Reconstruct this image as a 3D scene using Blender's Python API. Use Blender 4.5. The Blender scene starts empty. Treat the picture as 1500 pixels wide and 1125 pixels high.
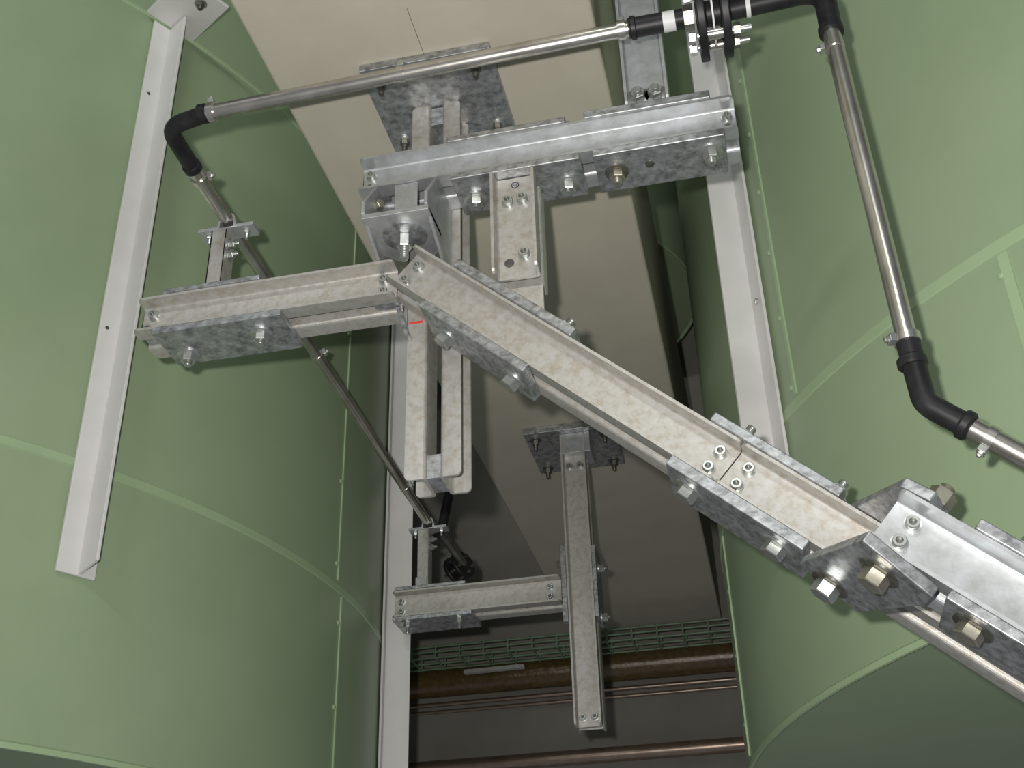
import bpy, bmesh, math, random
import numpy as np
from mathutils import Vector, Matrix
random.seed(4)
SC = bpy.context.scene
COL = SC.collection

# ------------------------------------------------------------------ camera
# axes solved from the vanishing points of the plumb lines and of the beam
CX, CY = 750.0, 562.5
_vz = np.array([665 - CX, -(-2400 - CY)]); _vy = np.array([1200 - CX, -(1580 - CY)])
FPX = float(np.sqrt(-(_vz @ _vy)))
_z = np.array([*_vz, -FPX]); _z /= np.linalg.norm(_z)
_y = np.array([*_vy, -FPX]); _y -= (_y @ _z) * _z; _y /= np.linalg.norm(_y)
RM = np.array([np.cross(_y, _z), _y, _z])
EYE = np.array([0, 0, 1.6])
cam = bpy.data.cameras.new('camera'); camo = bpy.data.objects.new('camera', cam); COL.objects.link(camo)
cam.sensor_width = 36; cam.sensor_fit = 'HORIZONTAL'; cam.lens = FPX / 1500 * 36
cam.clip_start = .02; cam.clip_end = 60
m4 = Matrix([list(RM[i]) + [EYE[i]] for i in range(3)] + [[0, 0, 0, 1]])
camo.matrix_world = m4
SC.camera = camo

# ------------------------------------------------------------------ light
SC.view_settings.view_transform = 'Standard'; SC.view_settings.look = 'None'
SC.view_settings.gamma = 1; SC.view_settings.use_curve_mapping = False
SC.view_settings.exposure = 0.0
w = bpy.data.worlds.new('hall'); SC.world = w; w.use_nodes = True
w.node_tree.nodes['Background'].inputs[0].default_value = (.80, .84, .90, 1)
w.node_tree.nodes['Background'].inputs[1].default_value = .21
# the camera's flash gun: up and to the left of the lens
fl = bpy.data.lights.new('flash', 'AREA'); fl.shape = 'DISK'; fl.size = .05; fl.energy = 80
fl.color = (1, .97, .92)
flo = bpy.data.objects.new('flash', fl); COL.objects.link(flo)
flo.matrix_world = m4 @ Matrix.Translation((-.10, .085, .0)) @ Matrix.Rotation(math.radians(18), 4, 'X')
# unseen fill lamp added high behind the camera to even out the flash
rl = bpy.data.lights.new('fill_light', 'AREA'); rl.shape = 'RECTANGLE'; rl.size = 2.4; rl.size_y = .3; rl.energy = 85
rl.color = (.95, 1, .95)
rlo = bpy.data.objects.new('fill_light', rl); COL.objects.link(rlo)
rlo.location = (-.6, -2.2, 5.2)
rlo.rotation_euler = (Vector((-.4, 2.6, 3.0)) - Vector((-.6, -2.2, 5.2))).to_track_quat('-Z', 'Y').to_euler()

# ------------------------------------------------------------------ pixel ray on a real plane (1500x1125 frame)
def ray(u, v): return RM @ np.array([u - CX, -(v - CY), -FPX]) / FPX
def onY(u, v, y): r = ray(u, v); return Vector(EYE + r * (y / r[1]))
def onX(u, v, x): r = ray(u, v); return Vector(EYE + r * (x / r[0]))
def onZ(u, v, z): r = ray(u, v); return Vector(EYE + r * ((z - EYE[2]) / r[2]))
def onP(u, v, p0, n):
    r = ray(u, v); n = np.array(n); return Vector(EYE + r * (((np.array(p0) - EYE) @ n) / (r @ n)))

# ------------------------------------------------------------------ materials
def mat(name, c1, c2, rough=.5, metal=0., scale=8., detail=5., bump=0., c3=None, stretch=None, spec=.5, lo=.35, hi=.65):
    m = bpy.data.materials.new(name); m.use_nodes = True
    nt = m.node_tree; b = nt.nodes['Principled BSDF']
    tc = nt.nodes.new('ShaderNodeTexCoord'); mp = nt.nodes.new('ShaderNodeMapping')
    nt.links.new(tc.outputs['Object'], mp.inputs[0])
    if stretch: mp.inputs['Scale'].default_value = stretch
    n = nt.nodes.new('ShaderNodeTexNoise'); n.inputs['Scale'].default_value = scale; n.inputs['Detail'].default_value = detail
    n.inputs['Roughness'].default_value = .65
    nt.links.new(mp.outputs[0], n.inputs['Vector'])
    r = nt.nodes.new('ShaderNodeValToRGB')
    r.color_ramp.elements[0].position = lo; r.color_ramp.elements[0].color = (*c1, 1)
    r.color_ramp.elements[1].position = hi; r.color_ramp.elements[1].color = (*c2, 1)
    if c3:
        e = r.color_ramp.elements.new((lo + hi) / 2); e.color = (*c3, 1)
    nt.links.new(n.outputs['Fac'], r.inputs[0]); nt.links.new(r.outputs[0], b.inputs['Base Color'])
    b.inputs['Roughness'].default_value = rough; b.inputs['Metallic'].default_value = metal
    b.inputs['Specular IOR Level'].default_value = spec
    if bump:
        n2 = nt.nodes.new('ShaderNodeTexNoise'); n2.inputs['Scale'].default_value = scale * 6; n2.inputs['Detail'].default_value = 3
        nt.links.new(mp.outputs[0], n2.inputs['Vector'])
        bp = nt.nodes.new('ShaderNodeBump'); bp.inputs['Strength'].default_value = bump; bp.inputs['Distance'].default_value = .004
        nt.links.new(n2.outputs['Fac'], bp.inputs['Height']); nt.links.new(bp.outputs[0], b.inputs['Normal'])
    return m
M = {}
M['galv'] = mat('galvanised_steel', (.41, .42, .425), (.56, .585, .61), .46, .7, 22, 9, .06, c3=(.49, .505, .515))
M['dust'] = mat('dusty_galvanised_steel', (.46, .42, .36), (.58, .575, .56), .50, .62, 55, 12, .10, c3=(.535, .52, .485))
M['plate'] = mat('mottled_zinc_plate', (.25, .255, .26), (.60, .625, .65), .45, .82, 45, 12, .08, c3=(.44, .45, .465), stretch=(1, 1, 1.6), lo=.36, hi=.66)
M['zinc'] = mat('zinc_bolt', (.42, .44, .42), (.58, .60, .58), .34, .85, 30)
M['brass'] = mat('yellow_passivated_zinc', (.36, .34, .27), (.50, .48, .40), .38, .85, 30)
M['dark_bolt'] = mat('dull_dark_steel', (.12, .115, .10), (.26, .25, .22), .38, .8, 30)
M['tube'] = mat('stainless_tube', (.47, .45, .41), (.64, .62, .58), .27, .92, 9, 4, .02, stretch=(1, 1, 1))
M['rubber'] = mat('black_rubber', (.010, .010, .011), (.022, .022, .024), .45, 0, 20, spec=.3)
M['white'] = mat('white_paint', (.66, .65, .64), (.72, .71, .70), .42, 0, 6)
M['green'] = mat('green_tank_paint', (.29, .38, .235), (.32, .41, .26), .36, 0, 2.2, 5, .012, spec=.45)
M['green_seam'] = mat('green_tank_sealant', (.34, .46, .27), (.37, .49, .30), .34, 0, 6, spec=.5)
M['beam'] = mat('painted_beam', (.45, .42, .345), (.49, .46, .38), .7, 0, 3.5, 6, .05, spec=.25)
M['concrete'] = mat('grey_concrete', (.25, .235, .21), (.29, .275, .245), .85, 0, 2.5, 8, .15, spec=.2)
M['wire'] = mat('green_coated_wire', (.14, .22, .13), (.18, .27, .165), .45, 0, 20)
M['brown'] = mat('brown_coated_pipe', (.085, .056, .020), (.13, .088, .034), .17, .1, 30, 4, .35, spec=.7)
M['copper'] = mat('dull_copper_pipe', (.30, .22, .17), (.40, .31, .25), .32, .75, 12)
M['label'] = mat('white_label', (.62, .62, .62), (.70, .70, .70), .5, 0, 10)
M['grey_label'] = mat('dusty_label', (.36, .35, .33), (.46, .45, .42), .6, 0, 30)
M['red'] = mat('red_marker', (.62, .05, .03), (.70, .07, .05), .5, 0, 30)
M['ink'] = mat('ink', (.04, .045, .09), (.05, .06, .12), .6, 0, 30)
M['hole'] = mat('dark_socket', (.10, .10, .095), (.16, .16, .15), .4, .6, 30)

# ------------------------------------------------------------------ mesh builder
class MB:
    def __init__(s): s.v = []; s.f = []
    def add(s, vs, fs):
        o = len(s.v); s.v += [Vector(p) for p in vs]; s.f += [[i + o for i in f] for f in fs]; return s
    def box(s, c, hx, hy, hz):
        c, hx, hy, hz = map(Vector, (c, hx, hy, hz))
        vs = [c + hx * a + hy * b + hz * d for d in (-1, 1) for b in (-1, 1) for a in (-1, 1)]
        return s.add(vs, [[0, 2, 3, 1], [4, 5, 7, 6], [0, 1, 5, 4], [2, 6, 7, 3], [0, 4, 6, 2], [1, 3, 7, 5]])
    def aabb(s, x0, x1, y0, y1, z0, z1):
        return s.box(((x0 + x1) / 2, (y0 + y1) / 2, (z0 + z1) / 2), ((x1 - x0) / 2, 0, 0), (0, (y1 - y0) / 2, 0), (0, 0, (z1 - z0) / 2))
    def prism(s, pts, ext):
        pts = [Vector(p) for p in pts]; ext = Vector(ext); n = len(pts)
        fs = [list(range(n))[::-1], list(range(n, 2 * n))]
        fs += [[i, (i + 1) % n, (i + 1) % n + n, i + n] for i in range(n)]
        return s.add(pts + [p + ext for p in pts], fs)
    def lathe(s, prof, o, ax, n=24, cap=True):
        o = Vector(o); ax = Vector(ax).normalized(); u = ax.orthogonal().normalized(); v = ax.cross(u)
        vs = []
        for r, h in prof:
            for k in range(n):
                a = 2 * math.pi * k / n + math.pi / n
                vs.append(o + ax * h + (u * math.cos(a) + v * math.sin(a)) * r)
        fs = []
        for i in range(len(prof) - 1):
            for k in range(n):
                fs.append([i * n + k, i * n + (k + 1) % n, (i + 1) * n + (k + 1) % n, (i + 1) * n + k])
        if cap:
            fs.append([k for k in range(n)][::-1]); fs.append([(len(prof) - 1) * n + k for k in range(n)])
        return s.add(vs, fs)
    def tube(s, pts, r, n=20):
        pts = [Vector(p) for p in pts]; rs = r if isinstance(r, (list, tuple)) else [r] * len(pts)
        vs = []; ref = None
        for i, p in enumerate(pts):
            t = (pts[min(i + 1, len(pts) - 1)] - pts[max(i - 1, 0)]).normalized()
            if ref is None: ref = t.orthogonal().normalized()
            u = (ref - t * ref.dot(t)).normalized(); ref = u; v = t.cross(u)
            for k in range(n):
                a = 2 * math.pi * k / n; vs.append(p + (u * math.cos(a) + v * math.sin(a)) * rs[i])
        fs = []
        for i in range(len(pts) - 1):
            for k in range(n):
                fs.append([i * n + k, i * n + (k + 1) % n, (i + 1) * n + (k + 1) % n, (i + 1) * n + k])
        fs.append(list(range(n))[::-1]); fs.append([(len(pts) - 1) * n + k for k in range(n)])
        return s.add(vs, fs)
    def build(s, name, m, parent=None, origin=None, bevel=0., smooth=True, ang=.55):
        org = Vector(origin) if origin is not None else (Vector() if parent else sum(s.v, Vector()) / len(s.v))
        base = world_loc(parent) if parent else Vector()
        if parent and origin is None: org = base
        me = bpy.data.meshes.new(name); me.from_pydata([p - org for p in s.v], [], s.f)
        bm = bmesh.new(); bm.from_mesh(me); bmesh.ops.recalc_face_normals(bm, faces=bm.faces); bm.to_mesh(me); bm.free()
        me.materials.append(M[m])
        if smooth:
            for p in me.polygons: p.use_smooth = True
            me.set_sharp_from_angle(angle=ang)
        o = bpy.data.objects.new(name, me); COL.objects.link(o)
        if parent: o.parent = parent; o.location = org - base
        else: o.location = org
        WL[o.name] = org.copy()
        if bevel:
            b = o.modifiers.new('bevel', 'BEVEL'); b.width = bevel; b.segments = 2; b.limit_method = 'ANGLE'; b.angle_limit = .7
            b.harden_normals = True
        return o
WL = {}
def world_loc(o): return WL[o.name]
def thing(name, label, cat, loc, group=None):
    o = bpy.data.objects.new(name, None); COL.objects.link(o); o.location = loc; o.empty_display_size = .05
    WL[o.name] = Vector(loc); o['label'] = label; o['category'] = cat
    if group: o['group'] = group
    return o
def tag(o, label, cat, group=None):
    o['label'] = label; o['category'] = cat
    if group: o['group'] = group
    return o
def struct(o): o['kind'] = 'structure'; return o

# ------------------------------------------------------------------ hardware
def hexbolt(parent, p, ax, af=.03, hh=.017, thread=.016, m='zinc', wash=True, mw='zinc', name='bolt'):
    """hexagon nut with a threaded end, seated on a washer; p lies on the surface, ax points out of it"""
    p = Vector(p); ax = Vector(ax).normalized(); R = af / 2 / math.cos(math.pi / 6)
    t0 = .004 if wash else 0
    b = MB(); b.lathe([(R * .93, t0), (R, t0 + .002), (R, t0 + hh - .002), (R * .9, t0 + hh)], p, ax, 6)
    if thread:
        r = af * .32; pr = [(r, t0 + hh - .002)]
        k = 5
        for i in range(k):
            h = t0 + hh + thread * i / k
            pr += [(r, h + .0004), (r * .86, h + thread / k * .5)]
        pr += [(r * .8, t0 + hh + thread)]
        b.lathe(pr, p, ax, 14)
    o = b.build(name, m, parent, origin=p, ang=.45)
    if wash:
        MB().lathe([(af * .86, 0), (af * .86, .0035), (af * .82, .0042)], p, ax, 24).build('washer', mw, o, origin=p)
    return o
def socket_screw(parent, p, ax, r=.0118, h=.0135):
    """cap screw with a hexagon recess and a small washer"""
    p = Vector(p); ax = Vector(ax).normalized()
    o = MB().lathe([(r * 1.28, 0), (r * 1.28, .0025), (r, .003), (r, h + .001), (r * .9, h + .003), (r * .56, h + .003), (r * .52, h - .005)], p, ax, 18).build('socket_screw', 'zinc', parent, origin=p, ang=.5)
    MB().lathe([(r * .53, h - .0052), (r * .53, h - .004)], p, ax, 6).build('hexagon_recess', 'hole', o, origin=p)
    return o

class Rail:
    """two U channels back to back with a gap, spacer blocks and cap screws"""
    def __init__(s, label, p0, p1, n, W=.1, F=.05, gap=.034, t=.007, m='galv', ends=(1, 1), screws=(), cat='steel rail', name='double_channel_rail', cut_front=None):
        s.p0 = Vector(p0); s.p1 = Vector(p1); s.L = (s.p1 - s.p0).length
        s.d = (s.p1 - s.p0).normalized(); s.n = Vector(n).normalized(); s.w = s.n.cross(s.d).normalized()
        if s.w.z < -.01: s.w = -s.w
        s.W, s.F, s.gap, s.t = W, F, gap, t
        s.root = thing(name, label, cat, s.p0)
        s.chan('front_channel', 0, F, -1, m, 0, s.L if cut_front is None else cut_front)
        s.chan('back_channel', F + gap, 2 * F + gap, 1, m, 0, s.L)
        for e, k in zip(ends, (0, 1)):
            if e:
                a = .004 if k == 0 else s.L - .064
                b = MB(); s.bx(b, a, a + .06, F, F + gap, -W * .40, W * .40); b.build('spacer_block', 'plate', s.root, bevel=.0015)
        for (q, y) in screws: socket_screw(s.root, s.at(q, F - t, y), -s.n)
    def at(s, q, nn, ww): return s.p0 + s.d * q + s.n * nn + s.w * ww
    def bx(s, b, q0, q1, n0, n1, w0, w1):
        b.box(s.at((q0 + q1) / 2, (n0 + n1) / 2, (w0 + w1) / 2), s.d * (q1 - q0) / 2, s.n * (n1 - n0) / 2, s.w * (w1 - w0) / 2)
    def chan(s, name, n0, n1, op, m, q0, q1):
        """op -1: opens towards -n"""
        b = MB(); W, t = s.W, s.t; h = W / 2
        lip, web = (n0, n1) if op < 0 else (n1, n0)
        sg = 1 if op < 0 else -1           # from lip to web
        ri = .007; ro = .010
        # outline of the section in (n,w)
        def arc(cn, cw, r, a0, a1, k=4): return [(cn + sg * r * math.cos(a), cw + r * math.sin(a)) for a in [a0 + (a1 - a0) * i / k for i in range(k + 1)]]
        P = math.pi
        o = [(lip, -h)] + arc(web - sg * ro, -h + ro, ro, -P / 2, 0) + arc(web - sg * ro, h - ro, ro, 0, P / 2) + [(lip, h), (lip, h - t)]
        o += arc(web - sg * (t + ri), h - t - ri, ri, P / 2, 0) + arc(web - sg * (t + ri), -h + t + ri, ri, 0, -P / 2) + [(lip, -h + t)]
        # lips have rounded corners at both ends: pull the lip in over the last few mm
        secs = [(q0, .010), (q0 + .003, .004), (q0 + .010, 0), (q1 - .010, 0), (q1 - .003, .004), (q1, .010)]
        N = len(o); vs = []
        for q, pull in secs:
            for (a, c) in o:
                aa = a + sg * pull if abs(a - lip) < 1e-6 else a
                vs.append(s.at(q, aa, c))
        fs = []
        for i in range(len(secs) - 1):
            for k in range(N): fs.append([i * N + k, i * N + (k + 1) % N, (i + 1) * N + (k + 1) % N, (i + 1) * N + k])
        # end caps as strips (section is concave): flange, web, flange
        nb = len(o)
        def cap(base):
            bm_ = bmesh.new(); bv = [bm_.verts.new(vs[base + k]) for k in range(nb)]
            f = bm_.faces.new(bv); r = bmesh.ops.triangulate(bm_, faces=[f])
            bm_.verts.index_update()
            out = [[base + v.index for v in ff.verts] for ff in bm_.faces]; bm_.free(); return out
        fs += cap(0) + cap((len(secs) - 1) * N)
        b.add(vs, fs)
        return b.build(name, m, s.root, ang=.35)
    def q_of(s, u, v, nn=0):
        """distance along the rail of the point seen at a pixel on the plane of its lips"""
        p = onP(u, v, s.at(0, nn, 0), s.n); return (p - s.p0).dot(s.d)

def clamp_plate(label, R, q0, q1, side, bolts=(), th=.02, n0=-.004, n1=None, m='plate', af=.034, thread=.016, mb='zinc', name='clamp_plate', off=0., group=None, outer=True):
    n1 = 2 * R.F + R.gap + .004 if n1 is None else n1
    w0 = side * (R.W / 2 + off + .0006); w1 = side * (R.W / 2 + off + th)
    root = thing(name, label, 'clamp plate', R.at((q0 + q1) / 2, (n0 + n1) / 2, w0), group)
    b = MB(); R.bx(b, q0, q1, n0, n1, min(w0, w1), max(w0, w1)); b.build('plate', m, root, bevel=.003)
    for i, bb in enumerate(bolts):
        q, n = bb[0], bb[1]; mm = bb[2] if len(bb) > 2 else mb
        hexbolt(root, R.at(q, n, w1), R.w * side, af, .02, thread, mm, mw='dark_bolt' if mm != 'zinc' else 'zinc')
    return root

# ================================================================== SETTING
SOFF = 3.95
WALL = 7.0
b = MB(); b.aabb(-9, 9, WALL, WALL + .2, 0, 8.2); o = b.build('wall_back', 'concrete'); struct(o)
b = MB(); b.aabb(-9, 9, -3, WALL + .2, 8.2, 8.4); o = b.build('ceiling', 'concrete'); struct(o)
b = MB(); b.aabb(-1.085, -.206, -1.5, WALL, SOFF, 4.72); o = b.build('trim_1', 'beam', bevel=.012); struct(o)
tag(o, 'wide beige concrete beam crossing overhead from top left to the back wall', 'beam')
for n_, lab in (('wall_back', 'dim grey back wall behind the pipes'), ('ceiling', 'dark concrete ceiling above the beam')):
    tag(bpy.data.objects[n_], lab, n_.split('_')[0])

# ================================================================== TANKS
def cylinder_shell(k, R, z0, z1, n=160):
    b = MB(); vs = []
    for z in (z0, z1):
        for i in range(n): a = 2 * math.pi * i / n; vs.append((k[0] + R * math.cos(a), k[1] + R * math.sin(a), z))
    fs = [[i, (i + 1) % n, n + (i + 1) % n, n + i] for i in range(n)]
    return b.add(vs, fs)
def ring(k, R, prof, n=160, a0=0., a1=2 * math.pi):
    """closed band from (dr, z) outline"""
    b = MB(); vs = []; m_ = len(prof); full = abs(a1 - a0 - 2 * math.pi) < 1e-6; cnt = n if full else n + 1
    for i in range(cnt):
        a = a0 + (a1 - a0) * i / n
        for dr, z in prof: vs.append((k[0] + (R + dr) * math.cos(a), k[1] + (R + dr) * math.sin(a), z))
    fs = []
    for i in range(n):
        j = (i + 1) % cnt
        for q in range(m_): fs.append([i * m_ + q, i * m_ + (q + 1) % m_, j * m_ + (q + 1) % m_, j * m_ + q])
    if not full: fs += [list(range(m_))[::-1], [n * m_ + q for q in range(m_)]]
    return b.add(vs, fs)
K1, R1 = (-3.944, 4.025), 2.49
K2, R2 = (2.395, 4.141), 2.493
def tank(label, k, R, zb, zt, rings, seams):
    t = thing('storage_tank', label, 'tank', (k[0], k[1], zb))
    cylinder_shell(k, R, zb, zt).build('shell', 'green', t)
    n = 160
    MB().prism([(k[0] + (R - .004) * math.cos(2 * math.pi * i / n), k[1] + (R - .004) * math.sin(2 * math.pi * i / n), zb + .012) for i in range(n)], (0, 0, .02)).build('bottom', 'green', t)
    ring(k, R, [(.0, zb), (.007, zb + .001), (.007, zb + .016), (.0, zb + .022), (-.01, zb + .01)]).build('bottom_rim', 'green_seam', t)
    for z, hw in rings:
        ring(k, R, [(-.002, z - hw), (.0035, z - hw + .004), (.0035, z + hw - .004), (-.002, z + hw)]).build('ring_seam', 'green_seam', t)
    for az, z0, z1, step, z_off, wd, side in seams:
        a = math.radians(az); da = wd / R
        ring(k, R, [(-.002, z0), (.005, z0), (.005, z1), (-.002, z1)], 3, a - da, a + da).build('vertical_seam', 'green_seam', t)
        z = z0 + z_off
        while z < z1 - .03:
            aa = a + side * .018 / R; p = (k[0] + R * math.cos(aa), k[1] + R * math.sin(aa), z)
            MB().lathe([(.0085, 0), (.008, .004), (.0045, .0065)], p, (math.cos(aa), math.sin(aa), 0), 10).build('rivet', 'green_seam', t, origin=p)
            z += step
    return t
tank('large green cylindrical tank filling the left side of the view', K1, R1, 2.352, 6.6,
     [(3.163, .016), (4.955, .010)], [(-4.2, 3.19, 4.93, .33, .06, .005, -1), (-3.3, 2.38, 3.14, .30, .06, .005, -1)])
tank('large green cylindrical tank on the right behind the bent pipe', K2, R2, 2.418, 6.6,
     [(3.215, .018)], [(-152.3, 3.24, 5.6, .235, .03, .006, -1), (-134.5, 2.46, 3.19, .6, .68, .013, -1), (-172.5, 2.46, 3.19, .22, .1, .004, -1)])
tank('high green tank in the gap between beam and right white bar', (-1.02, 5.98), .92, 5.66, 8.1, [], [])

# white T bars riding on the tanks
def tbar(label, k, R, az, z0, z1, web_off=0., plate=False, web_h=.092):
    a = math.radians(az); nrm = Vector((math.cos(a), math.sin(a), 0)); tg = Vector((-math.sin(a), math.cos(a), 0))
    base = Vector((k[0], k[1], 0)) + nrm * (R + .006)
    t = thing('tank_support_bar', label, 'support bar', base + Vector((0, 0, z0)))
    zc = Vector((0, 0, (z0 + z1) / 2)); hz = Vector((0, 0, (z1 - z0) / 2))
    MB().box(base + zc + nrm * .005, nrm * .005, tg * .058, hz).build('flange', 'white', t, bevel=.0025)
    p = base + tg * web_off + nrm * .0095
    up = .02
    b = MB(); b.prism([p + tg * -.005 + Vector((0, 0, z0 + .004)), p + nrm * web_h - tg * .005 + Vector((0, 0, z0 + up)), p + nrm * web_h - tg * .005 + Vector((0, 0, z1)), p - tg * .005 + Vector((0, 0, z1))], tg * .010)
    b.build('web', 'white', t, bevel=.002)
    # fillet weld along the web
    return t, base, nrm, tg
t1, base1, n1_, tg1 = tbar('white steel T-section bar hanging down the left tank, its lower end in view', K1, R1, -30.95, 2.83, 4.925, .010)
pc = [onZ(215, 18, 4.93), onZ(282, 62, 4.93), onZ(335, 12, 4.93)]
pc.append(pc[0] + pc[2] - pc[1])
MB().prism([p for p in pc], (0, 0, .014)).build('end_plate', 'white', t1, bevel=.002)
hexbolt(t1, onZ(294, 5, 4.93), (0, 0, -1), .026, .014, .012, 'dark_bolt')
for (u, v) in ((218, 137), (157, 480)):
    r = onP(u, v, base1 + n1_ * .0102, n1_); MB().lathe([(.006, -.001), (.006, .001)], r, n1_, 14).build('bolt_hole', 'hole', t1, origin=r)
tbar('white steel bar standing at the right edge of the left tank, behind the crossing rails', K1, R1, 10.3, 2.3, 4.925, 0, web_h=.1)
t3, base3, n3_, tg3 = tbar('white steel T-section bar on the left edge of the right tank', K2, R2, -155.4, 2.87, 5.6, -.012)
p = base3 + tg3 * .030 + n3_ * .012; p.z = 3.62
hexbolt(t3, p, n3_, .018, .008, .0, 'zinc', wash=False)

# ================================================================== BACKGROUND PIPES AND CABLE TRAY
def wall_pipe(name, label, u0, v0, u1, v1, y, r, m, x0=-2.7, x1=.9):
    a = onY(u0, v0, y); c = onY(u1, v1, y); z = (a.z + c.z) / 2
    o = MB().tube([(x0, y, z), (x1, y, z)], r, 32).build(name, m); return tag(o, label, 'pipe')
wall_pipe('insulated_pipe', 'thick shiny brown pipe under the green cable tray on the back wall', 605, 1004, 1068, 960, 6.909, .089, 'brown')
wall_pipe('conduit', 'thin copper coloured conduit, upper one of the close pair below the brown pipe', 605, 1037, 1075, 993, 6.95, .0135, 'copper')
wall_pipe('conduit', 'thin copper coloured conduit, lower one of the close pair below the brown pipe', 605, 1048, 1078, 1004, 6.95, .0115, 'copper')
wall_pipe('wall_pipe', 'dull copper pipe lowest on the back wall, near the bottom edge of the photo', 661, 1122, 1082, 1092, 6.9, .042, 'copper')
tr = thing('cable_tray', 'green wire mesh cable tray running across the back wall', 'cable tray', (-.9, 6.55, 3.73))
ty0, ty1, tz0, tz1 = 6.45, 6.66, 3.735, 3.80
for (y, z) in ((ty0, tz1), (ty0, (tz0 + tz1) / 2 + .002), (ty0, tz0), ((ty0 + ty1) / 2, tz0), (ty1, tz0), (ty1, (tz0 + tz1) / 2), (ty1, tz1)):
    MB().tube([(-2.7, y, z), (.9, y, z)], .0062, 8).build('long_wire', 'wire', tr)
x = -2.4
while x < .5:
    MB().tube([(x, ty0 - .004, tz1 + .008), (x, ty0 - .004, tz0 - .004), (x, ty1 + .004, tz0 - .004), (x, ty1 + .004, tz1 + .008)], .0062, 8).build('cross_wire', 'wire', tr)
    x += .142
o = MB(); la = onY(680, 985, 6.62); lb = onY(768, 976, 6.62)
o.box((la + lb) / 2, (lb - la) / 2, (0, .02, 0), (0, 0, .011)); o = o.build('tray_label', 'grey_label', bevel=.002)
tag(o, 'pale oblong label strip hanging under the green cable tray', 'label')

# ================================================================== RAILS
YF = 2.2
X = Vector((1, 0, 0)); Yv = Vector((0, 1, 0)); Zv = Vector((0, 0, 1))
# hanging double channel with its flanges facing the camera
AX = -.674; AY = 2.336
RA = Rail('vertical twin channel hanging from the beam behind the rails, red mark near its middle', (AX - .067, AY + .05, 2.79), (AX - .067, AY + .05, SOFF - .024), X, W=.1, ends=(1, 1), m='dust')
socket_screw(RA.root, RA.at(.035, 2 * RA.F + RA.gap - .042, 0), X, .011, .018)
pm = RA.at(0, 0, 0); mk = MB()
za = onY(606, 473, AY).z
mk.aabb(pm.x + .003, pm.x + .038, AY - .0012, AY + .001, za - .003, za + .003); mk.build('red_mark', 'red', RA.root)
MB().aabb(-.84, -.485, 2.17, 2.50, SOFF - .024, SOFF - .0005).build('head_plate', 'plate', RA.root, bevel=.002)
MB().box((AX, AY + .05, 3.70), (.0165, 0, 0), (0, .04, 0), (0, 0, .045)).build('spacer_block', 'plate', RA.root, bevel=.0015)
for (x, y, m_) in ((-.795, 2.225, 'dark_bolt'), (-.535, 2.225, 'dark_bolt'), (-.80, 2.455, 'dark_bolt'), (-.53, 2.455, 'dark_bolt')):
    hexbolt(RA.root, (x, y, SOFF - .024), (0, 0, -1), .024, .016, .022, m_, name='anchor_bolt')

# top horizontal rail
zT = 3.60
RT = Rail('topmost horizontal steel rail, bright twin channel across the upper middle', (-.838, YF, zT), (.108, YF, zT), Yv, W=.103,
          screws=[(.022, .018), (.022, -.024), (.925, .018), (.925, -.022)])
qT = lambda u, v: RT.q_of(u, v)
LT = RT.L
pr_ = clamp_plate('two-bolt clamp plate under the right end of the topmost rail', RT, .596, .913, -1, [(.645, .067, 'brass'), (.875, .05)], th=.022)
ph_ = RT.at(.728, .058, -RT.w.z * 0 - (RT.W / 2 + .022))
MB().lathe([(.0115, -.002), (.0115, .0008)], ph_, -Zv, 20).build('empty_bolt_hole', 'dark_bolt', pr_, origin=ph_)
pm_ = clamp_plate('two-bolt plate under the middle of the topmost rail, carrying the short hanging channel', RT, .242, .565, -1, [(.285, .085), (.520, .085)], th=.02, af=.036, thread=.006)
clamp_plate('plain plate lying on top of the topmost rail left of the hanging channel', RT, .232, .535, 1, [(.285, .067), (.5, .067)], th=.018)
pu_ = clamp_plate('plate on the right end of the topmost rail, under the upright channel', RT, .582, .892, 1, [(.63, .067), (.85, .067)], th=.024)
# upright above the top rail
RU = Rail('upright twin channel rising from the right end of the topmost rail beside the beam', (-.098, YF, zT + .078), (-.098, YF, 5.6), Yv, W=.108)
for xo in (-.022, .022): hexbolt(RU.root, RU.at(.055, RU.F - RU.t, xo * (1 if RU.w.x > 0 else -1)), (0, -1, 0), .034, .018, .010, 'zinc')
# short hanging channel
zM1 = zT - .074
RMm = Rail('short hanging twin channel under the middle of the topmost rail, with an open hole', (-.440, YF - .015, zM1), (-.440, YF - .015, 3.224), Yv, W=.108, m='dust', ends=(0, 0))
sx = 1 if RMm.w.x > 0 else -1
for q, ww in ((.075, -.018), (.072, .018), (.238, .018)): socket_screw(RMm.root, RMm.at(q, RMm.F - RMm.t, ww * sx), -Yv, .013, .016)
ph = RMm.at(.255, RMm.F - RMm.t, -.020 * sx); MB().lathe([(.012, -.001), (.012, .001)], ph, -Yv, 20).build('open_hole', 'hole', RMm.root, origin=ph)
ps = RMm.at(.022, RMm.F - RMm.t, 0)
MB().lathe([(.010, 0), (.010, .0006), (.0075, .0006), (.0075, 0)], ps, -Yv, 20, cap=False).build('inspection_stamp', 'ink', RMm.root, origin=ps)
for c in (-.003, 0, .003): MB().box(ps + Vector((c, -.0004, 0)), (.0008, 0, 0), (0, .0003, 0), (0, 0, .005 - abs(c))).build('inspection_stamp', 'ink', RMm.root)
bM = MB(); bM.prism([(-.490, 2.252, 3.215), (-.386, 2.252, 3.215), (-.386, 2.252, 3.128), (-.490, 2.252, 3.218)], (0, .008, 0))
bM.build('tongue_plate', 'dust', RMm.root, bevel=.001)

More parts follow.
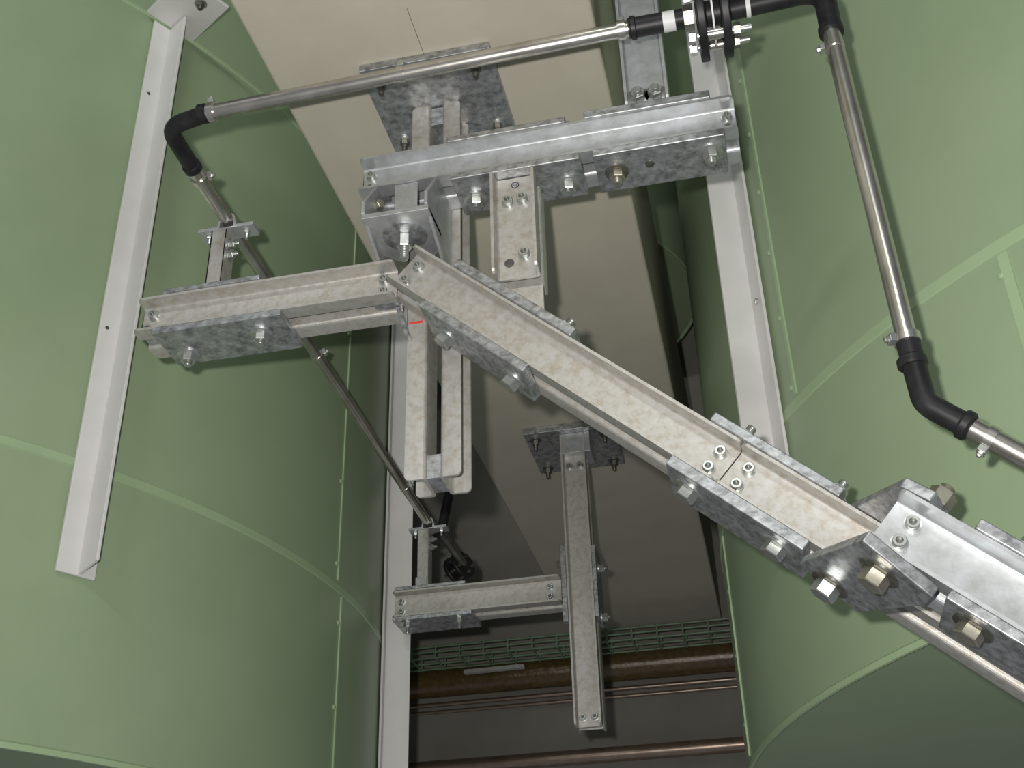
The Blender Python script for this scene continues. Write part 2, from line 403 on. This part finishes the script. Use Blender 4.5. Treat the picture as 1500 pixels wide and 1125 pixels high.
# left rail
zL = 3.297; YL = 2.24
RL = Rail('left horizontal steel rail reaching from the white bar to the centre', (-1.428, YL, zL), (-.752, YL, zL), Yv, W=.100, m='dust', screws=[(.030, .018), (.022, -.026), (.642, .020), (.642, -.018)])
clamp_plate('two-bolt clamp plate under the left end of the left rail', RL, .055, .395, -1, [(.105, .105), (.320, .06)], th=.02, n0=-.006, n1=.150, thread=.010)
clamp_plate('plate on top of the left rail holding the pipe stand', RL, .07, .33, 1, [], th=.014, n1=.185)
# slot liner seen between the two channels
# rail C + R3 in the background
YC = 4.3
RC = Rail('far vertical twin channel hanging from the square ceiling plate, lower end in view', (-.648, YC, 2.725), (-.648, YC, SOFF - .03), Yv, W=.100, m='dust', screws=[(.035, -.022), (.035, .022), (1.06, -.022), (1.06, .022)])
MB().aabb(-.845, -.472, 4.27, 4.645, SOFF - .03, SOFF - .0005).build('head_plate', 'plate', RC.root, bevel=.002)
for x, y in ((-.805, 4.33), (-.805, 4.60), (-.515, 4.60), (-.515, 4.33)): hexbolt(RC.root, (x, y, SOFF - .03), (0, 0, -1), .028, .02, .024, 'dark_bolt', mw='dark_bolt', name='anchor_nut')
MB().aabb(-.70, -.575, YC + .005, YC + .13, SOFF - .12, SOFF - .03).build('head_block', 'galv', RC.root, bevel=.002)
for bx_ in (-.655, -.568): pass
RR = Rail('far horizontal rail between the white bar and the far vertical channel', (-1.402, YC, 3.256), (-.728, YC, 3.256), Yv, W=.108, m='dust', screws=[(.028, .020), (.028, -.020), (.630, .020), (.630, -.020)])
clamp_plate('clamp plate with two bolts under the far horizontal rail', RR, .004, .325, -1, [(.06, .02), (.27, .02)], th=.018, n0=-.004, n1=.16, af=.026, thread=.022)
clamp_plate('thin plate on top of the far horizontal rail below the pipe stand', RR, .01, .30, 1, [], th=.014)
zc0 = RC.p0.z
sgnC = 1 if RC.w.x > 0 else -1
clamp_plate('vertical plate on the left side of the far vertical channel, joining the far rail', RC, 3.115 - zc0, 3.425 - zc0, -1 * sgnC, [(3.375 - zc0, .067, 'brass')], th=.022, af=.028, thread=.0)
clamp_plate('vertical plate with two bolts on the right side of the far vertical channel', RC, 3.125 - zc0, 3.415 - zc0, 1 * sgnC, [(3.34 - zc0, .067), (3.14 - zc0, .067)], th=.018, af=.03, thread=.01)

# diagonal rail
dD = Vector((.7441, 0, -.668)).normalized(); wD = Vector((.668, 0, .7441)).normalized()
cS = Vector((-.7235, YF, 3.314))                       # middle of the start cut
qs = .949                                               # seam
RD1 = Rail('long upper diagonal steel rail sloping down from the swivel bracket', cS, cS + dD * (qs - .0015), Yv, W=.106, m='dust',
           screws=[(.030, .022), (.030, -.026), (qs - .034, .020), (qs - .034, -.022)])
RD2 = Rail('lower diagonal rail after the four-screw joint, running on behind the front rail', cS + dD * (qs + .0015), cS + dD * 1.95, Yv, W=.106, m='dust',
           screws=[(.034, .020), (.034, -.022)])
if RD1.w.z < 0: pass
sD = 1 if RD1.w.dot(wD) > 0 else -1
def qd(u, v, nn=0): return RD1.q_of(u, v, nn)
q2 = lambda q: q - qs - .0015
a0, a1 = qd(618, 452), qd(770, 560)
clamp_plate('upper two-bolt plate under the long diagonal rail', RD1, a0 - .01, a1 - .02, -sD, [(a0 + .055, .075), (a1 - .07, .075)], th=.024, n0=-.008, n1=.133, af=.040, thread=0)
b0, b1 = qd(672, 396), qd(828, 493)
clamp_plate('plate on top of the diagonal rail below the short hanging channel', RD1, b0 - .02, b1 + .01, sD, [(b1 - .05, .067)], th=.024, n0=-.006, n1=.133)
c0, c1 = qd(978, 690), qd(1168, 812)
clamp_plate('lower two-bolt plate under the diagonal rail at the four-screw joint', RD1, c0 - .012, c1 + .005, -sD, [(c0 + .04, .06), (c1 - .055, .06)], th=.026, n0=-.008, n1=.150, af=.042, thread=0)
e0, e1 = qd(1035, 632), qd(1222, 745)
clamp_plate('plate on top of the diagonal rail across the four-screw joint', RD1, e0 - .01, e1 - .005, sD, [(e0 + .05, .067), (e1 - .03, .067)], th=.022, n0=-.006, n1=.150)
# front diagonal rail
Y3 = 1.88
c3_ = Vector((.2245, Y3, 2.3965))
RD3 = Rail('front diagonal rail at lower right, nearest of all rails', c3_, c3_ + dD * .75, Yv, W=.106, F=.05, screws=[(.042, .022), (.042, -.018)])
f0 = RD3.q_of(1385, 855)
clamp_plate('plate under the front diagonal rail with one bolt in view', RD3, f0 + .012, f0 + .42, -sD, [(f0 + .065, .045, 'brass'), (f0 + .36, .045)], th=.020, n0=-.004, n1=.14, af=.040, thread=0)
g0 = RD3.q_of(1452, 790)
clamp_plate('plate on top of the front diagonal rail at the right edge', RD3, g0 - .03, g0 + .3, sD, [(g0 + .04, .067), (g0 + .22, .067)], th=.022, af=.034)
# offset joint plates between the lower and the front diagonal rail
def joint(label, pix, off, ext, bolts, out):
    p0 = cS + wD * off
    pts = [onP(u, v, p0, wD) for u, v in pix]
    c = sum(pts, Vector()) / len(pts)
    t = thing('joint_plate', label, 'joint plate', c)
    MB().prism(pts, wD * ext).build('plate', 'plate', t, bevel=.003)
    for (u, v, m_, af) in bolts: hexbolt(t, onP(u, v, p0, wD), wD * out, af, .026, 0, m_, mw='dark_bolt')
    return t
joint('dark mottled four-cornered joint plate under the diagonal rails, two large bolts', [(1170, 826), (1263, 792), (1366, 876), (1354, 887), (1256, 898)], -.053 - .053 - .024, .022,
      [(1216, 855, 'zinc', .042), (1288, 838, 'brass', .042)], -1)
joint('joint plate on top where the front diagonal rail begins', [(1222, 757), (1318, 712), (1362, 734), (1386, 775), (1290, 800)], .055, .022, [], 1)
tj = [o for o in COL.objects if o.name.startswith('joint_plate')][-1]
p0_ = cS + wD * .077
hexbolt(tj, onP(1371, 740, p0_, wD), wD, .044, .03, .012, 'brass', wash=False)

# ================================================================== SWIVEL BRACKET (left end of the top rail)
zB = 3.385
cb = Vector((-.712, 2.205, zB))
sb = thing('swivel_bracket', 'swivel bracket with round washer under the left end of the topmost rail', 'bracket', cb)
pts = []
for i in range(17):
    a = math.pi + math.pi * i / 16
    pts.append(cb + Vector((.085 * math.cos(a), .072 * math.sin(a) * 1.0 , 0)))
# round end towards the wall (+Y), straight end towards the camera
pts = [cb + Vector((.083 * math.cos(a), .03 + .083 * math.sin(a), 0)) for a in [math.pi * i / 16 for i in range(17)]]
pts += [cb + Vector((-.083, -.085, 0)), cb + Vector((.083, -.085, 0))]
MB().prism(pts, (0, 0, .014)).build('swivel_plate', 'galv', sb, bevel=.002)
tB = zT - .0515
for sx_ in (-1, 1):
    xx = cb.x + sx_ * .078
    MB().prism([(xx - .005, 2.115, zB + .014), (xx - .005, 2.115, zB + .05), (xx - .005, 2.20, tB - .001), (xx - .005, 2.331, tB - .001), (xx - .005, 2.331, zB - .05), (xx - .005, 2.30, zB - .06)], (.010, 0, 0)).build('cheek', 'galv', sb, bevel=.002)
MB().aabb(cb.x - .030, cb.x + .030, 2.205, 2.215, zB + .014, tB - .001).build('strap', 'galv', sb, bevel=.002)
for sx_ in (-1, 1):
    MB().aabb(cb.x + sx_ * .055 - .024, cb.x + sx_ * .055 + .024, 2.212, 2.22, zB + .014, zB + .032).build('rib', 'galv', sb, bevel=.002)
for sx_, z in ((-1, zB + .05), (-1, zB + .10), (1, zB + .05), (1, zB + .11)):
    hexbolt(sb, (cb.x + sx_ * .072, 2.20, z), (-sx_, -.6, 0), .022, .016, .0, 'brass', wash=False)
MB().lathe([(.054, 0), (.054, .005), (.050, .006)], cb + Vector((0, 0, 0)), (0, 0, -1), 40).build('large_washer', 'plate', sb)
hexbolt(sb, cb + Vector((0, 0, -.006)), (0, 0, -1), .034, .034, .034, 'zinc', wash=False, name='pivot_bolt')
# gusset between left rail, vertical channel and diagonal rail
gp = thing('gusset_plate', 'pale angled gusset at the right end of the left rail', 'gusset', (-.74, 2.30, 3.29))
MB().prism([(-.752, 2.337, 3.20), (-.752, 2.40, 3.20), (-.752, 2.40, 3.35), (-.752, 2.337, 3.35)], (.009, 0, 0)).build('upright_leg', 'galv', gp, bevel=.001)
MB().prism([(-.766, 2.312, 3.255), (-.739, 2.312, 3.165), (-.729, 2.312, 3.165), (-.754, 2.312, 3.255)], (0, .022, 0)).build('sloping_leg', 'plate', gp, bevel=.001)

# ================================================================== STAINLESS TUBES
def bend(a, c, bnd, r, k=8):
    """points of a rounded corner at c from a to bnd"""
    a, c, bnd = Vector(a), Vector(c), Vector(bnd); u = (a - c).normalized(); v = (bnd - c).normalized()
    s, e = c + u * r, c + v * r
    return [s * (1 - t) ** 2 + c * 2 * t * (1 - t) + e * t * t for t in [i / k for i in range(k + 1)]]
PR = .0185
Y1, Z1, X1 = 1.985, 3.683, -1.272
zP2 = 3.640
cor = Vector((X1, Y1 + .02, Z1 - .005))
e1 = onY(298, 168, Y1); e1 = Vector((e1.x, Y1, Z1))
end1 = Vector((-.100, Y1, Z1 + .022))
o = MB().tube([e1 + (end1 - e1).normalized() * .006, end1], PR, 24).build('steel_tube', 'tube'); tag(o, 'long bright steel tube crossing the top in front of the beam', 'tube')
p2a = Vector((X1 + .0, 2.145, 3.668)); p2b = Vector((X1, 4.43, 3.612))
o = MB().tube([p2a + Vector((0, .006, 0)), p2b], PR, 24).build('steel_tube', 'tube'); tag(o, 'steel tube running away along the left tank over the left rail', 'tube')
he = MB(); path = [e1 + Vector((.012, 0, 0))] + bend(e1, cor, p2a, .042) + [p2a + Vector((0, .012, 0))]
hb = thing('rubber_elbow', 'black rubber hose elbow at upper left joining two steel tubes', 'hose', cor)
he.tube(path, .0215, 24).build('hose', 'rubber', hb)
for pp, ax in ((e1 - X * .0, X), (p2a, Yv)):
    MB().lathe([(.0215, -.012), (.0245, -.010), (.0245, .008), (.0215, .010)], pp, ax, 24).build('bead', 'rubber', hb)
def hose_clamp(label, c, ax, out, R=.0225, sc=1.0):
    c = Vector(c); ax = Vector(ax).normalized(); out = Vector(out); out = (out - ax * out.dot(ax)).normalized(); side = ax.cross(out)
    t = thing('hose_clamp', label, 'hose clamp', c)
    MB().lathe([(R - .001, -.0085), (R + .0012, -.0085), (R + .0012, .0085), (R - .001, .0085)], c, ax, 28).build('band', 'tube', t)
    q = c + out * (R + .006)
    MB().box(q, ax * .008, out * .006, side * .011).build('screw_housing', 'zinc', t, bevel=.0015)
    MB().lathe([(.006, 0), (.0065, .002), (.0065, .007), (.004, .010)], q + out * .004 - side * .0, out, 6).build('clamp_screw', 'zinc', t)
    return t
hose_clamp('hose clamp at the left end of the top tube next to the black elbow', e1 + X * .022, X, Zv + Vector((-.05, -.3, 0)))
hose_clamp('hose clamp at the start of the tube running away, below the black elbow', p2a + Yv * .045, Yv, X + Zv * .1)
pcl = onY(588, 108, Y1)
hose_clamp('hose clamp halfway along the top tube in front of the square plate', (pcl.x, Y1, Z1 + .010), X, Zv + Vector((0, -.2, 0)), R=.0195)
hose_clamp('hose clamp at the right end of the top tube', end1 - X * .028, X, Zv)
pk = onX(466, 527, X1); hose_clamp('hose clamp on the receding tube just below the left rail', (X1, 3.06, p2a.lerp(p2b, (3.06 - p2a.y) / (p2b.y - p2a.y)).z), Yv, X + Zv * .4, R=.0195)
hose_clamp('hose clamp near the far end of the receding tube beside the white bar', (X1, 4.02, p2a.lerp(p2b, (4.02 - p2a.y) / (p2b.y - p2a.y)).z), Yv, X + Zv * .2, R=.0195)

# insulated flange coupling on the top tube
ZC = end1.z
hs = thing('rubber_sleeve', 'black rubber sleeve with white tape between top tube and flange coupling', 'hose', end1)
MB().tube([end1 - X * .012, end1 + X * .115], .0235, 24).build('sleeve', 'rubber', hs)
MB().lathe([(.0235, -.004), (.0275, -.002), (.0275, .008), (.0235, .010)], end1 + X * -.004, X, 24).build('bead', 'rubber', hs)
MB().lathe([(.0242, -.014), (.0242, .014)], end1 + X * .082, X, 24).build('white_tape', 'label', hs)
cc = end1 + X * .120
cp = thing('flange_coupling', 'flange coupling of two black discs bolted together at the top right', 'coupling', cc)
MB().lathe([(.030, 0), (.030, .022)], cc - X * .004, X, 6).build('nut', 'dark_bolt', cp)
d1 = cc + X * .024; d2 = cc + X * .078
for dd in (d1, d2):
    MB().lathe([(.103, 0), (.105, .003), (.105, .016), (.103, .019)], dd, X, 48).build('disc', 'rubber', cp)
MB().tube([d1 + X * .019, d2], .030, 24).build('neck', 'rubber', cp)
MB().lathe([(.074, 0), (.074, .004)], (d1 + d2) / 2 + X * .007, X, 40).build('seal_ring', 'label', cp)
for a in (258, 348, 78, 168):
    a = math.radians(a); oo = Vector((0, -math.sin(a - math.pi / 2) * 0 + math.cos(a) * .084, math.sin(a) * .084))
    bo = MB().tube([d1 + oo - X * .004, d2 + oo + X * .062], .0085, 12).build('bolt', 'zinc', cp)
    MB().lathe([(.0165, 0), (.0165, .014)], d1 + oo - X * .022, X, 6).build('bolt_head', 'zinc', bo)
    MB().lathe([(.0165, 0), (.0165, .015)], d2 + oo + X * .023, X, 6).build('nut', 'dark_bolt', bo)
    MB().tube([d1 + oo + X * .019, d2 + oo], .0125, 16).build('spacer_tube', 'tube', bo)
# black pipe to the right and down
XV = .332
top = Vector((XV, Y1, ZC + .012))
vt = Vector((XV - .004, Y1, 3.585)); vb_ = onY(1327, 498, Y1)
vb_ = Vector((XV + .007, Y1, vb_.z))
bp_ = thing('rubber_elbow', 'black pipe bending down at the top right beyond the flange coupling', 'hose', top)
MB().tube([d2 + X * .019] + bend(d2, top, vt, .06) + [vt - Zv * .01], .0245, 24).build('hose', 'rubber', bp_)
MB().lathe([(.0245, -.010), (.0275, -.008), (.0275, .008), (.0245, .010)], vt, Zv, 24).build('bead', 'rubber', bp_)
MB().lathe([(.0250, 0), (.0250, .010)], d2 + X * .058, X, 24).build('white_tape', 'label', bp_)
o = MB().tube([vt, vb_ - Zv * .0], PR + .001, 24).build('steel_tube', 'tube'); tag(o, 'steel tube hanging straight down in front of the right tank', 'tube')
lowc = onY(1346, 590, Y1)
ra = onY(1424, 628, Y1); rb = onY(1620, 733, Y1)
low = Vector((XV + .006, Y1, lowc.z))
dl = (rb - ra).normalized()
low = Vector((XV + .012, Y1, ra.z - dl.z / dl.x * (ra.x - XV - .012)))
be = thing('rubber_elbow', 'black rubber hose elbow on the right joining the hanging and the sloping tube', 'hose', low)
MB().tube([vb_ + Zv * .01] + bend(vb_, low, ra, .018) + [ra], .0222, 24).build('hose', 'rubber', be)
pb = vb_ - Zv * .050
MB().lathe([(.0245, -.010), (.0278, -.006), (.0278, .006), (.0245, .010)], pb, Zv, 24).build('bead', 'rubber', be)
MB().lathe([(.0245, -.010), (.0278, -.006), (.0278, .006), (.0245, .010)], ra - dl * .012, dl, 24).build('bead', 'rubber', be)
o = MB().tube([ra - dl * .01, rb], PR + .002, 24).build('steel_tube', 'tube'); tag(o, 'steel tube sloping down to the right edge below the right elbow', 'tube')
hose_clamp('hose clamp at the top of the hanging tube on the right', vt - Zv * .05, Zv, -X, R=.0205)
hose_clamp('hose clamp at the lower end of the hanging tube above the right elbow', vb_ - Zv * .0, Zv, -X + Vector((0, -.3, 0)), R=.0245)
hose_clamp('hose clamp on the sloping tube at the right edge', ra + dl * .035, dl, -Zv, R=.0225)

# pipe stands on the left and far rails
def stand(label, x, y, z0, zp):
    t = thing('pipe_stand', label, 'pipe stand', (x, y, z0))
    h = zp - PR - .012
    b = MB(); b.aabb(x - .042, x + .004, y - .024, y - .019, z0, h); b.build('post', 'dust', t, bevel=.001)
    b = MB(); b.aabb(x - .001, x + .004, y - .024, y + .03, z0, h); b.aabb(x - .042, x - .037, y - .024, y + .03, z0, h); b.build('post_side', 'dust', t, bevel=.001)
    MB().aabb(x - .047, x - .002, y - .030, y - .0245, z0, z0 + .05).build('foot_tab', 'galv', t, bevel=.001)
    for zz in (zp - PR - .0115, zp + PR * .25):
        pass
    # saddle clip: two winged strips round the tube
    MB().aabb(x - .082, x + .078, y - .026, y + .026, zp - PR - .012, zp - PR - .007).build('saddle_base', 'galv', t, bevel=.001)
    cl = []
    k = 12; ro = PR + .005; prof = [(-.082, -PR - .001), (-ro - .004, -PR - .001)]
    prof += [(ro * math.cos(a), ro * math.sin(a)) for a in [math.pi - math.pi * i / k for i in range(k + 1)]]
    prof += [(ro + .004, -PR - .001), (.078, -PR - .001), (.078, -PR - .006), (ro - .003, -PR - .006)]
    ri = PR + .0006
    prof += [(ri * math.cos(a), ri * math.sin(a)) for a in [math.pi * i / k for i in range(k + 1)]]
    prof += [(-ro + .003, -PR - .006), (-.082, -PR - .006)]
    b = MB(); P = [Vector((x + a, y - .024, zp + c)) for a, c in prof]
    b.prism(P, (0, .048, 0)); ob = b.build('saddle_clip', 'galv', t)
    for xx in (-.058, .052): hexbolt(t, (x + xx, y, zp - PR - .012), (0, 0, -1), .018, .010, .016, 'zinc', wash=False)
    for i, zz in enumerate((h - .04, h - .075)):
        hexbolt(t, (x + .004, y - .004, zz), (1, 0, 0), .022, .014, .012, 'zinc')
    return t
zs = lambda y: p2a.lerp(p2b, (y - p2a.y) / (p2b.y - p2a.y)).z
stand('pipe stand on the left rail clamping the receding tube', X1, 2.385, zL + .0645, zs(2.385))
stand('pipe stand on the far rail clamping the far end of the receding tube', X1, 4.37, 3.256 + .0685, zs(4.37))

# dark pipe and coupling beyond the far pipe stand
fc = onY(672, 832, 4.62)
fcp = thing('flange_coupling', 'small dark flange coupling behind the far pipe stand', 'coupling', fc)
ax = Vector((.75, -.5, .25)).normalized()
for k in (0, 1): MB().lathe([(.060, 0), (.062, .003), (.062, .014), (.060, .017)], fc + ax * (.05 * k - .03), ax, 36).build('disc', 'rubber', fcp)
MB().tube([Vector((X1 + .03, 4.445, zs(4.44) - .01)), fc + ax * .03], .018, 18).build('neck', 'dark_bolt', fcp)
u_ = ax.orthogonal().normalized(); v_ = ax.cross(u_)
for a in range(5):
    a = a * 2 * math.pi / 5 + .4; p = fc + (u_ * math.cos(a) + v_ * math.sin(a)) * .043
    MB().tube([p - ax * .05, p + ax * .05], .0075, 8).build('bolt', 'dark_bolt', fcp)
pa_ = onY(645, 790, 4.47); pb2 = onY(659, 700, 4.47)
o = MB().tube([(X1 + .005, 4.44, zs(4.44)), (pa_.x, 4.47, pa_.z + .01), (pb2.x, 4.5, pb2.z), (pb2.x, 4.5, SOFF + .35)], .021, 18).build('rubber_hose', 'rubber')
tag(o, 'thin black hose rising behind the hanging twin channel from the far pipe stand', 'hose')

# pencil line on the beam
la, lb = onZ(596, 12, SOFF), onZ(622, 82, SOFF)
o = MB().box((la + lb) / 2 + Vector((0, 0, -.0006)), (lb - la) / 2, Vector((.0005, 0, 0)), (0, 0, .0004)).build('pencil_line', 'ink', bpy.data.objects['trim_1'])
